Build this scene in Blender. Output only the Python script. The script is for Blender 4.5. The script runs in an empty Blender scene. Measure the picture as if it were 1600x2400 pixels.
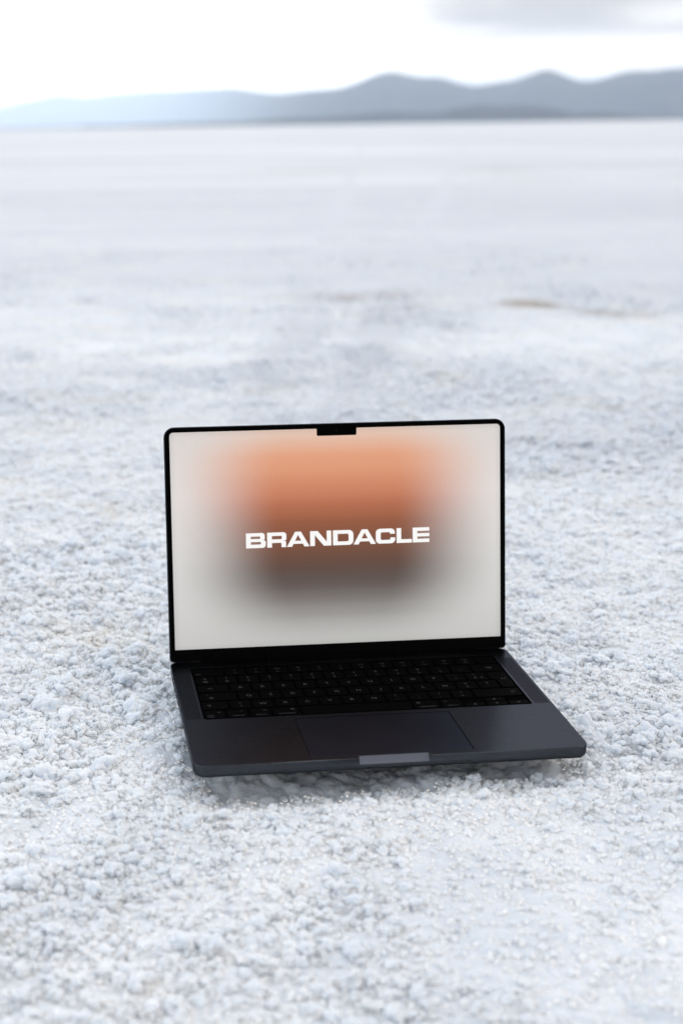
import bpy, bmesh, math, random
import numpy as np
from mathutils import Vector, Matrix, Euler

S = bpy.context.scene
COL = S.collection
rad = math.radians

# ------------------------------------------------------------------ camera
CAM_H = 0.4865
PX, CX, CY = 3381.07, 489.99, 1295.02          # focal length and principal point in pixels of the 1600x2400 frame
rows = [(0.9998966956973736, -0.004072703148842519, -0.013784448575670748),
        (-0.01437351500064974, -0.2833184799194797, -0.9589181617857916),
        (0.0, 0.9590172321923905, -0.2833477509612935)]   # rows: camera x, y(down), z(forward) seen from the world axes
right, down, fwd = [Vector(r) for r in rows]
cam_d = bpy.data.cameras.new('camera')
cam = bpy.data.objects.new('camera', cam_d)
COL.objects.link(cam)
m = Matrix.Identity(4)
for i in range(3):
    m[i][0] = right[i]; m[i][1] = -down[i]; m[i][2] = -fwd[i]
m[2][3] = CAM_H
cam.matrix_world = m
cam_d.sensor_fit = 'AUTO'; cam_d.sensor_width = 36.0
cam_d.lens = PX / 2400 * 36
cam_d.shift_x = (800 - CX) / 2400
cam_d.shift_y = (CY - 1200) / 2400
cam_d.clip_start = 0.01; cam_d.clip_end = 200000
cam_d.dof.use_dof = True
cam_d.dof.focus_distance = 1.235
cam_d.dof.aperture_fstop = 5.0
S.camera = cam

# ------------------------------------------------------------------ world
EXPOSURE = 0.42
SUN_AZ, SUN_EL = rad(78.0), rad(42.0)          # azimuth to the right of +Y
w = bpy.data.worlds.new('World'); S.world = w; w.use_nodes = True
nt = w.node_tree; nt.nodes.clear()
def N(t, typ, **kw):
    n = t.nodes.new(typ)
    for k, v in kw.items():
        if k.startswith('i_'):
            key = k[2:]
            n.inputs[int(key) if key.isdigit() else key].default_value = v
        else: setattr(n, k, v)
    return n
def ramp(t, stops, interp='LINEAR'):
    n = t.nodes.new('ShaderNodeValToRGB'); cr = n.color_ramp; cr.interpolation = interp
    while len(cr.elements) < len(stops): cr.elements.new(0.5)
    for e, (p, c) in zip(cr.elements, stops):
        e.position = p; e.color = (*c, 1) if len(c) == 3 else c
    return n
L = nt.links.new
sky = N(nt, 'ShaderNodeTexSky', sky_type='NISHITA', sun_disc=False)
sky.sun_elevation = SUN_EL; sky.sun_rotation = SUN_AZ
sky.air_density = 1.0; sky.dust_density = 2.0; sky.ozone_density = 2.0
skm = N(nt, 'ShaderNodeVectorMath', operation='SCALE', i_3=0.07)
skm.inputs['Scale'].default_value = 0.07
L(sky.outputs[0], skm.inputs[0])
tc = N(nt, 'ShaderNodeTexCoord')
sep = N(nt, 'ShaderNodeSeparateXYZ'); L(tc.outputs['Generated'], sep.inputs[0])
# cloud sheet: bright thin stratus at the horizon, blue-grey higher up
mr = N(nt, 'ShaderNodeMapRange'); L(sep.outputs['Z'], mr.inputs[0])
mr.inputs[1].default_value = 0.0; mr.inputs[2].default_value = 1.0
cl = ramp(nt, [(0.0, (1.92, 1.68, 1.44)), (0.08, (1.72, 1.54, 1.38)), (0.20, (1.30, 1.30, 1.29)), (0.42, (1.02, 1.09, 1.16)), (0.7, (0.88, 0.97, 1.08)), (1.0, (0.86, 0.96, 1.08))])
L(mr.outputs[0], cl.inputs[0])
# patchy grey clouds
cmap = N(nt, 'ShaderNodeMapping'); cmap.inputs['Scale'].default_value = (7.0, 7.0, 45.0)
cmap.inputs['Location'].default_value = (0.0, 0.0, 0.0)
L(tc.outputs['Generated'], cmap.inputs[0])
cn = N(nt, 'ShaderNodeTexNoise'); cn.inputs['Scale'].default_value = 1.0; cn.inputs['Detail'].default_value = 5; cn.inputs['Roughness'].default_value = 0.5
L(cmap.outputs[0], cn.inputs['Vector'])
az = N(nt, 'ShaderNodeMapRange', interpolation_type='SMOOTHSTEP'); L(sep.outputs['X'], az.inputs[0])
az.inputs[1].default_value = 0.04; az.inputs[2].default_value = 0.18
el = N(nt, 'ShaderNodeMapRange', interpolation_type='SMOOTHSTEP'); L(sep.outputs['Z'], el.inputs[0])
el.inputs[1].default_value = 0.040; el.inputs[2].default_value = 0.060
cmr = N(nt, 'ShaderNodeMapRange', interpolation_type='SMOOTHSTEP'); L(cn.outputs[0], cmr.inputs[0])
cmr.inputs[1].default_value = 0.15; cmr.inputs[2].default_value = 0.60
mm1 = N(nt, 'ShaderNodeMath', operation='MULTIPLY'); L(az.outputs[0], mm1.inputs[0]); L(el.outputs[0], mm1.inputs[1])
mm2 = N(nt, 'ShaderNodeMath', operation='MULTIPLY'); L(mm1.outputs[0], mm2.inputs[0]); L(cmr.outputs[0], mm2.inputs[1])
gm = N(nt, 'ShaderNodeMix', data_type='RGBA', blend_type='MIX'); L(mm2.outputs[0], gm.inputs['Factor'])
L(cl.outputs[0], gm.inputs['A']); gm.inputs['B'].default_value = (0.43, 0.37, 0.32, 1)
# broad glow low in the cloud at the left, apart from the sun
dn = N(nt, 'ShaderNodeVectorMath', operation='DOT_PRODUCT'); L(tc.outputs['Generated'], dn.inputs[0])
sd = Vector((math.sin(SUN_AZ) * math.cos(SUN_EL), math.cos(SUN_AZ) * math.cos(SUN_EL), math.sin(SUN_EL)))
gdv = Vector((math.sin(rad(-9)), math.cos(rad(-9)), math.sin(rad(5)))).normalized()     # bright thin spot low in the cloud
dn.inputs[1].default_value = gdv
gl = N(nt, 'ShaderNodeMapRange', interpolation_type='SMOOTHERSTEP'); L(dn.outputs['Value'], gl.inputs[0])
gl.inputs[1].default_value = 0.945; gl.inputs[2].default_value = 1.0; gl.inputs[3].default_value = 1.0; gl.inputs[4].default_value = 2.8
gs = N(nt, 'ShaderNodeVectorMath', operation='SCALE'); L(gm.outputs['Result'], gs.inputs[0]); L(gl.outputs[0], gs.inputs['Scale'])
bk = N(nt, 'ShaderNodeMapRange', interpolation_type='SMOOTHSTEP'); L(sep.outputs['Y'], bk.inputs[0])   # unseen sky behind the camera, dimmed to shape the light on the salt
bk.inputs[1].default_value = -0.5; bk.inputs[2].default_value = 0.6; bk.inputs[3].default_value = 0.80; bk.inputs[4].default_value = 1.0
gs2 = N(nt, 'ShaderNodeVectorMath', operation='SCALE'); L(gs.outputs[0], gs2.inputs[0]); L(bk.outputs[0], gs2.inputs['Scale'])
gs = gs2
d2 = N(nt, 'ShaderNodeVectorMath', operation='DOT_PRODUCT'); L(tc.outputs['Generated'], d2.inputs[0])      # added hot spot out of frame, for a highlight on the right palm rest
d2.inputs[1].default_value = Vector((math.sin(rad(14)) * math.cos(rad(25)), math.cos(rad(14)) * math.cos(rad(25)), math.sin(rad(25))))
g2 = N(nt, 'ShaderNodeMapRange', interpolation_type='SMOOTHERSTEP'); L(d2.outputs['Value'], g2.inputs[0])
g2.inputs[1].default_value = 0.945; g2.inputs[2].default_value = 1.0; g2.inputs[3].default_value = 1.0; g2.inputs[4].default_value = 3.4
gs3 = N(nt, 'ShaderNodeVectorMath', operation='SCALE'); L(gs.outputs[0], gs3.inputs[0]); L(g2.outputs[0], gs3.inputs['Scale'])
gs = gs3
mixs = N(nt, 'ShaderNodeMix', data_type='RGBA'); mixs.inputs['Factor'].default_value = 0.88
L(skm.outputs[0], mixs.inputs['A']); L(gs.outputs[0], mixs.inputs['B'])
bg = N(nt, 'ShaderNodeBackground'); bg.inputs[1].default_value = 1.0
L(mixs.outputs['Result'], bg.inputs[0])
wo = N(nt, 'ShaderNodeOutputWorld'); L(bg.outputs[0], wo.inputs[0])

# ------------------------------------------------------------------ sun
sl = bpy.data.lights.new('sun', 'SUN'); sl.energy = 0.8; sl.angle = rad(24); sl.color = (1.0, 0.95, 0.88)
so = bpy.data.objects.new('sun', sl); COL.objects.link(so)
so.rotation_euler = sd.to_track_quat('Z', 'Y').to_euler(); so.location = (0, 0, 50)

S.view_settings.view_transform = 'Standard'; S.view_settings.look = 'None'
S.view_settings.exposure = EXPOSURE; S.view_settings.gamma = 1.0; S.view_settings.use_curve_mapping = False
S.cycles.use_denoising = True
S.cycles.max_bounces = 10; S.cycles.diffuse_bounces = 5; S.cycles.glossy_bounces = 4
S.cycles.volume_bounces = 3; S.cycles.transmission_bounces = 4

# ------------------------------------------------------------------ helpers
def material(name, color=(0.5, 0.5, 0.5), rough=0.5, metallic=0.0, spec=0.5):
    mt = bpy.data.materials.new(name); mt.use_nodes = True
    b = mt.node_tree.nodes['Principled BSDF']
    b.inputs['Base Color'].default_value = (*color, 1); b.inputs['Roughness'].default_value = rough
    b.inputs['Metallic'].default_value = metallic; b.inputs['Specular IOR Level'].default_value = spec
    return mt, mt.node_tree, b
def mesh_obj(name, verts, faces, mats, parent=None, smooth=False, mat_idx=None):
    me = bpy.data.meshes.new(name); me.from_pydata([tuple(v) for v in verts], [], faces)
    for mt in (mats if isinstance(mats, (list, tuple)) else [mats]): me.materials.append(mt)
    if mat_idx is not None: me.polygons.foreach_set('material_index', mat_idx)
    if smooth: me.polygons.foreach_set('use_smooth', [True] * len(faces))
    me.update(); o = bpy.data.objects.new(name, me); COL.objects.link(o)
    if parent is not None: o.parent = parent
    return o
def tag(o, label=None, cat=None, group=None, kind=None):
    if label: o['label'] = label
    if cat: o['category'] = cat
    if group: o['group'] = group
    if kind: o['kind'] = kind
def hash2(ix, iy, s):
    h = (ix.astype(np.int64) * 374761393 + iy.astype(np.int64) * 668265263 + s * 1442695040888963) & 0xFFFFFFFF
    h = ((h ^ (h >> 13)) * 1274126177) & 0xFFFFFFFF
    h = ((h ^ (h >> 16)) * 2246822519) & 0xFFFFFFFF
    return ((h ^ (h >> 15)) & 0xFFFFFF) / float(0xFFFFFF)
def vnoise(x, y, s=0):
    ix = np.floor(x); iy = np.floor(y); fx = x - ix; fy = y - iy
    u = fx * fx * fx * (fx * (fx * 6 - 15) + 10); v = fy * fy * fy * (fy * (fy * 6 - 15) + 10)
    a = hash2(ix, iy, s); b = hash2(ix + 1, iy, s); c = hash2(ix, iy + 1, s); d = hash2(ix + 1, iy + 1, s)
    return (a * (1 - u) + b * u) * (1 - v) + (c * (1 - u) + d * u) * v
def fbm(x, y, s=0, o=4, g=0.5):
    t = 0; a = 1; n = 0
    for k in range(o):
        t = t + a * vnoise(x * 2 ** k + 17.3 * k, y * 2 ** k - 9.1 * k, s + k); n += a; a *= g
    return t / n

# ------------------------------------------------------------------ laptop pose
ROOT_T = Vector((0.1185769, 1.2428325, CAM_H - 0.4680886))
ROOT_R = Euler((0.00961241, 0.0083522, 0.10615195), 'XYZ')
LEAN, LID_H, DEPTH, HW = 0.18670717, 213.24, 217.7, 156.3
BACK = 3.4

# ------------------------------------------------------------------ ground
def domes(x, y, cell, seed, prob=1.0, rmin=0.45, rmax=0.85, p=0.5):
    """union of half-spheres scattered on a jittered grid -> 0..1 lump height"""
    gx = x / cell; gy = y / cell
    ix = np.floor(gx); iy = np.floor(gy); out = np.zeros_like(x)
    for dx in (-1, 0, 1):
        for dy in (-1, 0, 1):
            cx_ = ix + dx; cy_ = iy + dy
            px_ = cx_ + 0.1 + 0.8 * hash2(cx_, cy_, seed); py_ = cy_ + 0.1 + 0.8 * hash2(cx_, cy_, seed + 1)
            hr = hash2(cx_, cy_, seed + 2)
            R_ = rmin + (rmax - rmin) * hr
            el_ = hash2(cx_, cy_, seed + 3)
            if prob < 1: R_ = np.where(el_ < prob, R_, 0.02)
            d2 = ((gx - px_) ** 2 + (gy - py_) ** 2) / (R_ * R_)
            h = np.where(d2 < 1, np.power(np.maximum(1 - d2, 0), p), 0) * R_ / rmax * (0.6 + 0.4 * el_)
            out = np.maximum(out, h)
    return out
def smoothstep(a, b, x):
    t = np.clip((x - a) / (b - a), 0, 1); return t * t * (3 - 2 * t)

def ground_height(x, y, r):
    """metres; r = distance used to fade octaves the sheet cannot carry"""
    wob = 0.010
    wx = x + wob * (fbm(x / 0.035, y / 0.035, 71, 3) - 0.5); wy = y + wob * (fbm(x / 0.035, y / 0.035, 83, 3) - 0.5)
    rough = smoothstep(0.34, 0.62, fbm(x / 0.42, y / 0.42, 5, 3))
    rough = 0.42 + 0.58 * rough
    far = 1 - smoothstep(2.6, 3.8, r)                         # the crust gets smoother beyond a few metres
    rough = rough * (0.45 + 0.55 * far)
    z = 0.006 * (fbm(x / 0.30, y / 0.30, 11, 3) - 0.5) * 2
    z = z + 0.009 * (fbm(x / 1.7, y / 1.7, 12, 3) - 0.5) * smoothstep(1.6, 4.0, r)
    a = rough
    z = z + a * 0.0100 * domes(wx, wy, 0.060, 100, 0.75, 0.35, 0.8, 1.2)
    f2 = 1 - smoothstep(4, 9, r); f3 = 1 - smoothstep(2.6, 5, r); f4 = 1 - smoothstep(1.7, 2.6, r)
    c2 = fbm(x / 0.05, y / 0.05, 31, 2)
    z = z + a * 0.0055 * domes(wx + 0.3, wy, 0.0185, 200, 0.8, 0.35, 0.8, 0.6) * f2 * (0.5 + c2)
    z = z + a * 0.0026 * domes(wx, wy + 0.7, 0.0090, 300, 0.85, 0.35, 0.8, 0.55) * f3
    z = z + (0.4 + 0.6 * a) * 0.0011 * domes(wx + 0.11, wy + 0.7, 0.0046, 400, 0.9, 0.35, 0.8, 0.55) * f4
    return z - 0.0095

def to_base(x, y):
    Ri = np.array(ROOT_R.to_matrix().inverted())
    P = np.stack([x - ROOT_T.x, y - ROOT_T.y, np.zeros_like(x)], -1)
    return P @ Ri[0] * 1000, P @ Ri[1] * 1000
def lower(x, y, z):
    """salt pressed down under the computer, with a shallow hollow below its front edge"""
    Lx, Ly = to_base(x, y)
    dx = np.maximum(np.abs(Lx) - HW, 0); dy = np.maximum(np.maximum(-(Ly + DEPTH), Ly - BACK), 0)
    dist = np.hypot(dx, dy)
    nrm = np.array(ROOT_R.to_matrix())[:, 2]
    bottom = ROOT_T.z - (nrm[0] * (x - ROOT_T.x) + nrm[1] * (y - ROOT_T.y)) / nrm[2] - 0.0112
    hollow = smoothstep(90, 150, -Ly) * (1 - smoothstep(4, 46, np.maximum(-(Ly + DEPTH), 0))) * (1 - smoothstep(-25, 25, np.abs(Lx) - HW))
    z = z - 0.0125 * hollow
    lim = bottom - 0.0040 + 0.0009 * np.maximum(dist - 1.0, 0)
    return np.where(dist < 30, np.minimum(z, lim), z)

def build_ground():
    th = np.concatenate([
        -np.geomspace(180, 27, 46), np.arange(-26.5, -14, 0.14), np.arange(-14, 24, 0.055), np.arange(24, 36.5, 0.14), np.geomspace(37, 180, 42)])
    th = np.radians(th)
    r = [0.12]
    while r[-1] < 150000:
        q = r[-1]
        k = 0.012 if q < 0.62 else 0.0015 if q < 1.5 else 0.0022 if q < 2.6 else 0.0045 if q < 9 else 0.014 if q < 70 else 0.06
        r.append(q * (1 + k))
    r = np.array(r)
    A, Rr = np.meshgrid(th, r)
    X = Rr * np.sin(A); Y = Rr * np.cos(A); Z = np.zeros_like(X)
    near = r < 60
    n = int(near.sum())
    Z[:n] = ground_height(X[:n], Y[:n], Rr[:n])
    Z[n:] = -0.0055
    k0 = int((r < 2).sum())
    Z[:k0] = lower(X[:k0], Y[:k0], Z[:k0])
    rn, cn_ = X.shape
    co = np.stack([X, Y, Z], -1).reshape(-1, 3)
    idx = np.arange(rn * cn_).reshape(rn, cn_)
    q = np.stack([idx[:-1, :-1], idx[:-1, 1:], idx[1:, 1:], idx[1:, :-1]], -1).reshape(-1, 4)[:, ::-1]
    me = bpy.data.meshes.new('ground')
    me.vertices.add(len(co)); me.vertices.foreach_set('co', co.astype(np.float32).ravel())
    me.loops.add(q.size); me.loops.foreach_set('vertex_index', q.astype(np.int32).ravel())
    me.polygons.add(len(q)); me.polygons.foreach_set('loop_start', np.arange(0, q.size, 4, dtype=np.int32))
    me.polygons.foreach_set('use_smooth', np.ones(len(q), bool))
    me.update(calc_edges=True)
    o = bpy.data.objects.new('ground', me); COL.objects.link(o)
    tag(o, 'white granular salt crust stretching flat to the horizon', None, None, 'structure')
    return o

def salt_material(name='salt', far=True):
    mt, t, b = material(name, (0.86, 0.88, 0.9), 0.7, 0, 0.02)
    l = t.links.new
    tc = t.nodes.new('ShaderNodeNewGeometry'); OB = tc.outputs['Position']
    def noise(scale, detail=3, rough=0.5, vec=None, sc3=None):
        n = t.nodes.new('ShaderNodeTexNoise'); n.inputs['Scale'].default_value = scale
        n.inputs['Detail'].default_value = detail; n.inputs['Roughness'].default_value = rough
        if sc3:
            mp = t.nodes.new('ShaderNodeMapping'); mp.inputs['Scale'].default_value = sc3; l(OB, mp.inputs[0]); l(mp.outputs[0], n.inputs['Vector'])
        else: l(OB, n.inputs['Vector'])
        return n.outputs[0]
    def rng(src, a, bb, c=0.0, d=1.0):
        n = t.nodes.new('ShaderNodeMapRange'); n.interpolation_type = 'SMOOTHSTEP'; l(src, n.inputs[0])
        for k, v in zip((1, 2, 3, 4), (a, bb, c, d)): n.inputs[k].default_value = v
        return n.outputs[0]
    def mix(fac, a, bb):
        n = t.nodes.new('ShaderNodeMix'); n.data_type = 'RGBA'
        l(fac, n.inputs['Factor'])
        for k, v in (('A', a), ('B', bb)):
            if isinstance(v, tuple): n.inputs[k].default_value = (*v, 1)
            else: l(v, n.inputs[k])
        return n.outputs['Result']
    def mul(a, bb):
        n = t.nodes.new('ShaderNodeMath'); n.operation = 'MULTIPLY'; l(a, n.inputs[0])
        if isinstance(bb, float): n.inputs[1].default_value = bb
        else: l(bb, n.inputs[1])
        return n.outputs[0]
    base = mix(rng(noise(9, 4), 0.35, 0.68), (0.72, 0.755, 0.80), (0.82, 0.84, 0.87))
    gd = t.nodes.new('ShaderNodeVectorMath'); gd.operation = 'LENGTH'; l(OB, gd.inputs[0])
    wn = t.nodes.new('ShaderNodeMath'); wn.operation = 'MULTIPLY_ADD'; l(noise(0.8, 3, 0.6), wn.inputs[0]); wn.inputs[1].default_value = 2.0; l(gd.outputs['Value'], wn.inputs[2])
    base = mix(mul(rng(wn.outputs[0], 2.6, 8.0), 0.85), base, (0.555, 0.575, 0.615))  # distant salt darkened by colour for the self-shadow of unmodelled lumps
    # damp, greyer drifts, some metres long
    base = mix(mul(rng(noise(0.55, 5, 0.6, sc3=(0.45, 1.1, 1)), 0.44, 0.64), 0.45), base, (0.66, 0.68, 0.72))
    base = mix(mul(rng(noise(2.1, 4, 0.6, sc3=(0.5, 1.0, 1)), 0.50, 0.70), 0.25), base, (0.64, 0.66, 0.70))
    base = mix(mul(rng(noise(0.16, 5, 0.65, sc3=(0.35, 1.0, 1)), 0.42, 0.60), 0.70), base, (0.47, 0.49, 0.535))
    base = mix(mul(rng(noise(0.05, 4, 0.6), 0.50, 0.64), 0.45), base, (0.78, 0.79, 0.81))
    # tan grains of mud showing through the crust
    base = mix(mul(rng(noise(22, 3, 0.6), 0.62, 0.76), 0.45), base, (0.66, 0.60, 0.50))
    base = mix(mul(rng(noise(5.0, 3, 0.6), 0.54, 0.72), 0.50), base, (0.74, 0.70, 0.63))
    # two faint wheel tracks running away towards the horizon
    wz = noise(3.0, 3, 0.6)
    for (ax_, ay_), (bx_, by_) in TRACKS:
        ll = math.hypot(bx_ - ax_, by_ - ay_); nx_, ny_ = (by_ - ay_) / ll, -(bx_ - ax_) / ll
        dp = t.nodes.new('ShaderNodeVectorMath'); dp.operation = 'DOT_PRODUCT'; l(OB, dp.inputs[0]); dp.inputs[1].default_value = (nx_, ny_, 0)
        of = t.nodes.new('ShaderNodeMath'); of.operation = 'SUBTRACT'; l(dp.outputs['Value'], of.inputs[0]); of.inputs[1].default_value = nx_ * ax_ + ny_ * ay_
        ws = t.nodes.new('ShaderNodeMath'); ws.operation = 'MULTIPLY_ADD'; l(wz, ws.inputs[0]); ws.inputs[1].default_value = 0.12; l(of.outputs[0], ws.inputs[2])
        w2 = t.nodes.new('ShaderNodeMath'); w2.operation = 'SUBTRACT'; l(ws.outputs[0], w2.inputs[0]); w2.inputs[1].default_value = 0.06
        ab_ = t.nodes.new('ShaderNodeMath'); ab_.operation = 'ABSOLUTE'; l(w2.outputs[0], ab_.inputs[0])
        base = mix(mul(mul(rng(ab_.outputs[0], 0.03, 0.10, 1.0, 0.0), rng(gd.outputs['Value'], 2.0, 3.2)), 0.65), base, (0.56, 0.58, 0.62))
    # individual stains (x, y, half width, half length, strength)
    sep = t.nodes.new('ShaderNodeSeparateXYZ'); l(OB, sep.inputs[0])
    edge = noise(7, 4, 0.65)
    for (sx, sy, ax, ay, st, colr) in STAINS:
        cb = t.nodes.new('ShaderNodeVectorMath'); cb.operation = 'SUBTRACT'; l(OB, cb.inputs[0]); cb.inputs[1].default_value = (sx, sy, 0)
        sc = t.nodes.new('ShaderNodeVectorMath'); sc.operation = 'MULTIPLY'; l(cb.outputs[0], sc.inputs[0]); sc.inputs[1].default_value = (1 / ax, 1 / ay, 0)
        ln = t.nodes.new('ShaderNodeVectorMath'); ln.operation = 'LENGTH'; l(sc.outputs[0], ln.inputs[0])
        sb = t.nodes.new('ShaderNodeMath'); sb.operation = 'MULTIPLY_ADD'; l(edge, sb.inputs[0]); sb.inputs[1].default_value = 1.6; l(ln.outputs['Value'], sb.inputs[2])
        base = mix(mul(rng(sb.outputs[0], 0.9, 1.9, 1.0, 0.0), st), base, colr)
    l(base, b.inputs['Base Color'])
    b.inputs['Subsurface Weight'].default_value = 0.85; b.inputs['Subsurface Radius'].default_value = (1.0, 1.1, 1.25); b.inputs['Subsurface Scale'].default_value = 0.007
    # crystal-scale relief
    b1 = t.nodes.new('ShaderNodeBump'); b1.inputs['Strength'].default_value = 0.3; b1.inputs['Distance'].default_value = 0.0010
    vor = t.nodes.new('ShaderNodeTexVoronoi'); vor.inputs['Scale'].default_value = 420; l(OB, vor.inputs['Vector'])
    l(vor.outputs['Distance'], b1.inputs['Height'])
    b2 = t.nodes.new('ShaderNodeBump'); b2.inputs['Strength'].default_value = 0.22; b2.inputs['Distance'].default_value = 0.004
    l(noise(110, 4, 0.6), b2.inputs['Height']); l(b1.outputs[0], b2.inputs['Normal'])
    b3 = t.nodes.new('ShaderNodeBump'); b3.inputs['Strength'].default_value = 0.2; b3.inputs['Distance'].default_value = 0.03
    l(noise(14, 5, 0.6), b3.inputs['Height']); l(b2.outputs[0], b3.inputs['Normal'])
    l(b3.outputs[0], b.inputs['Normal'])
    return mt
TRACKS = [((0.15, 2.825), (0.461, 5.665)), ((0.307, 2.893), (0.946, 6.453))]
BR = (0.34, 0.29, 0.24); GR = (0.50, 0.49, 0.50)
STAINS = [(0.91, 4.08, 0.12, 0.17, 1.0, BR), (1.10, 3.88, 0.15, 0.13, 0.55, BR), (0.70, 4.05, 0.30, 0.12, 0.35, GR), (0.47, 4.35, 0.36, 0.20, 0.85, GR), (0.42, 4.25, 0.06, 0.07, 0.5, BR),
          (3.25, 16.4, 0.60, 1.3, 1.0, GR), (1.2, 16.9, 1.1, 1.2, 0.85, GR), (2.9, 13.6, 0.8, 0.9, 0.65, GR), (4.6, 13.4, 0.9, 0.9, 0.7, GR), (0.75, 6.6, 0.30, 0.25, 0.35, GR)]
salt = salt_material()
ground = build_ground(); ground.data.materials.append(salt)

# loose popcorn-like salt lumps sitting on the crust near the camera
def build_crust():
    rg = np.random.default_rng(7)
    P = []; SC = []
    Rm = np.array(ROOT_R.to_matrix())[:, 2]
    for (per_m2, r0, r1, smin, smax, thr, fade) in ((11500, 0.62, 7.0, 0.0042, 0.0087, 0.34, 2.6), (20000, 0.62, 5.0, 0.0024, 0.0044, 0.24, 2.0), (15000, 0.62, 3.0, 0.0014, 0.0028, 0.24, 1.5), (1500, 0.62, 7.5, 0.0090, 0.0135, 0.46, 2.6)):
        A0, A1 = np.radians(-20), np.radians(30)
        count = int(per_m2 * (A1 - A0) / 2 * (r1 * r1 - r0 * r0))
        a = rg.uniform(A0, A1, count); r = np.sqrt(rg.uniform(r0 * r0, r1 * r1, count))
        x = r * np.sin(a); y = r * np.cos(a)
        dens = fbm(x / 0.11, y / 0.11, 55, 3) * 0.55 + fbm(x / 0.42, y / 0.42, 5, 3) * 0.45
        wob = r * (0.75 + 0.5 * fbm(x / 0.6, y / 0.6, 91, 3))
        pr = np.exp(-np.maximum(wob - fade, 0) / (0.42 * fade))
        keep = (dens > thr + 0.12 * (rg.random(count) - 0.5)) & (rg.random(count) < pr)
        x = x[keep]; y = y[keep]; r = r[keep]
        s_ = (smin + (smax - smin) * rg.random(len(x)) ** 2) * (1 - 0.45 * smoothstep(1.8, 5.5, r)) * (0.72 + 0.28 * smoothstep(0.95, 1.2, r)) * (0.62 + 0.58 * smoothstep(0.36, 0.66, fbm(x / 0.27 + 4, y / 0.27, 66, 3)))
        Lx, Ly = to_base(x, y)
        out = np.hypot(np.maximum(np.abs(Lx) - HW, 0), np.maximum(np.maximum(-(Ly + DEPTH), Ly - BACK), 0)) / 1000
        z = lower(x, y, ground_height(x, y, r)) + s_ * rg.uniform(-0.42, 0.24, len(x))
        bottom = ROOT_T.z - (Rm[0] * (x - ROOT_T.x) + Rm[1] * (y - ROOT_T.y)) / Rm[2] - 0.0112
        z = np.where(out < s_ * 1.1, np.minimum(z, bottom - s_ * 1.15 - 0.0006), z)
        hide = (out <= 0) & (Ly > -DEPTH + 12) & (np.abs(Lx) < HW - 12)
        x, y, z, s_ = x[~hide], y[~hide], z[~hide], s_[~hide]
        P.append(np.stack([x, y, z], -1)); SC.append(s_)
    P = np.concatenate(P); SC = np.concatenate(SC); n = len(P)
    me = bpy.data.meshes.new('salt_crust'); me.vertices.add(n); me.vertices.foreach_set('co', P.astype(np.float32).ravel())
    at = me.attributes.new('lump_scale', 'FLOAT_VECTOR', 'POINT')
    sv = np.stack([SC * rg.uniform(0.8, 1.35, n), SC * rg.uniform(0.8, 1.35, n), SC * rg.uniform(0.6, 1.0, n)], -1)
    at.data.foreach_set('vector', sv.astype(np.float32).ravel())
    at = me.attributes.new('lump_turn', 'FLOAT_VECTOR', 'POINT')
    rv = np.stack([rg.uniform(-0.5, 0.5, n), rg.uniform(-0.5, 0.5, n), rg.uniform(0, 6.28, n)], -1)
    at.data.foreach_set('vector', rv.astype(np.float32).ravel())
    at = me.attributes.new('lump_kind', 'INT', 'POINT'); at.data.foreach_set('value', rg.integers(0, 5, n).astype(np.int32))
    o = bpy.data.objects.new('salt_crust', me); COL.objects.link(o); me.materials.append(salt)
    g = bpy.data.node_groups.new('lumps', 'GeometryNodeTree')
    g.interface.new_socket('Geometry', in_out='INPUT', socket_type='NodeSocketGeometry')
    g.interface.new_socket('Geometry', in_out='OUTPUT', socket_type='NodeSocketGeometry')
    nn = g.nodes.new; l = g.links.new
    gi = nn('NodeGroupInput'); go = nn('NodeGroupOutput')
    join = nn('GeometryNodeJoinGeometry')
    pos = nn('GeometryNodeInputPosition'); nor = nn('GeometryNodeInputNormal')
    for k in range(5):
        ico = nn('GeometryNodeMeshIcoSphere'); ico.inputs['Radius'].default_value = 1.0; ico.inputs['Subdivisions'].default_value = 5
        off = nn('ShaderNodeVectorMath'); off.operation = 'ADD'; l(pos.outputs[0], off.inputs[0]); off.inputs[1].default_value = (k * 7.3, k * 3.1, k * 1.7)
        no = nn('ShaderNodeTexNoise'); no.inputs['Scale'].default_value = 0.85; no.inputs['Detail'].default_value = 2; l(off.outputs[0], no.inputs['Vector'])
        m1 = nn('ShaderNodeMath'); m1.operation = 'MULTIPLY_ADD'; l(no.outputs[0], m1.inputs[0]); m1.inputs[1].default_value = 1.0; m1.inputs[2].default_value = -0.35
        vo = nn('ShaderNodeTexVoronoi'); vo.inputs['Scale'].default_value = 1.25; vo.feature = 'SMOOTH_F1'; vo.inputs['Smoothness'].default_value = 0.25; l(off.outputs[0], vo.inputs['Vector'])
        m2 = nn('ShaderNodeMath'); m2.operation = 'MULTIPLY_ADD'; l(vo.outputs['Distance'], m2.inputs[0]); m2.inputs[1].default_value = -0.55; l(m1.outputs[0], m2.inputs[2])
        v2 = nn('ShaderNodeTexVoronoi'); v2.inputs['Scale'].default_value = 2.7; l(off.outputs[0], v2.inputs['Vector'])
        m3 = nn('ShaderNodeMath'); m3.operation = 'MULTIPLY_ADD'; l(v2.outputs['Distance'], m3.inputs[0]); m3.inputs[1].default_value = -0.24; l(m2.outputs[0], m3.inputs[2])
        sc = nn('ShaderNodeVectorMath'); sc.operation = 'SCALE'; l(nor.outputs[0], sc.inputs[0]); l(m3.outputs[0], sc.inputs['Scale'])
        sp = nn('GeometryNodeSetPosition'); l(ico.outputs[0], sp.inputs[0]); l(sc.outputs[0], sp.inputs['Offset'])
        ss = nn('GeometryNodeSetShadeSmooth'); l(sp.outputs[0], ss.inputs[0])
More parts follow.
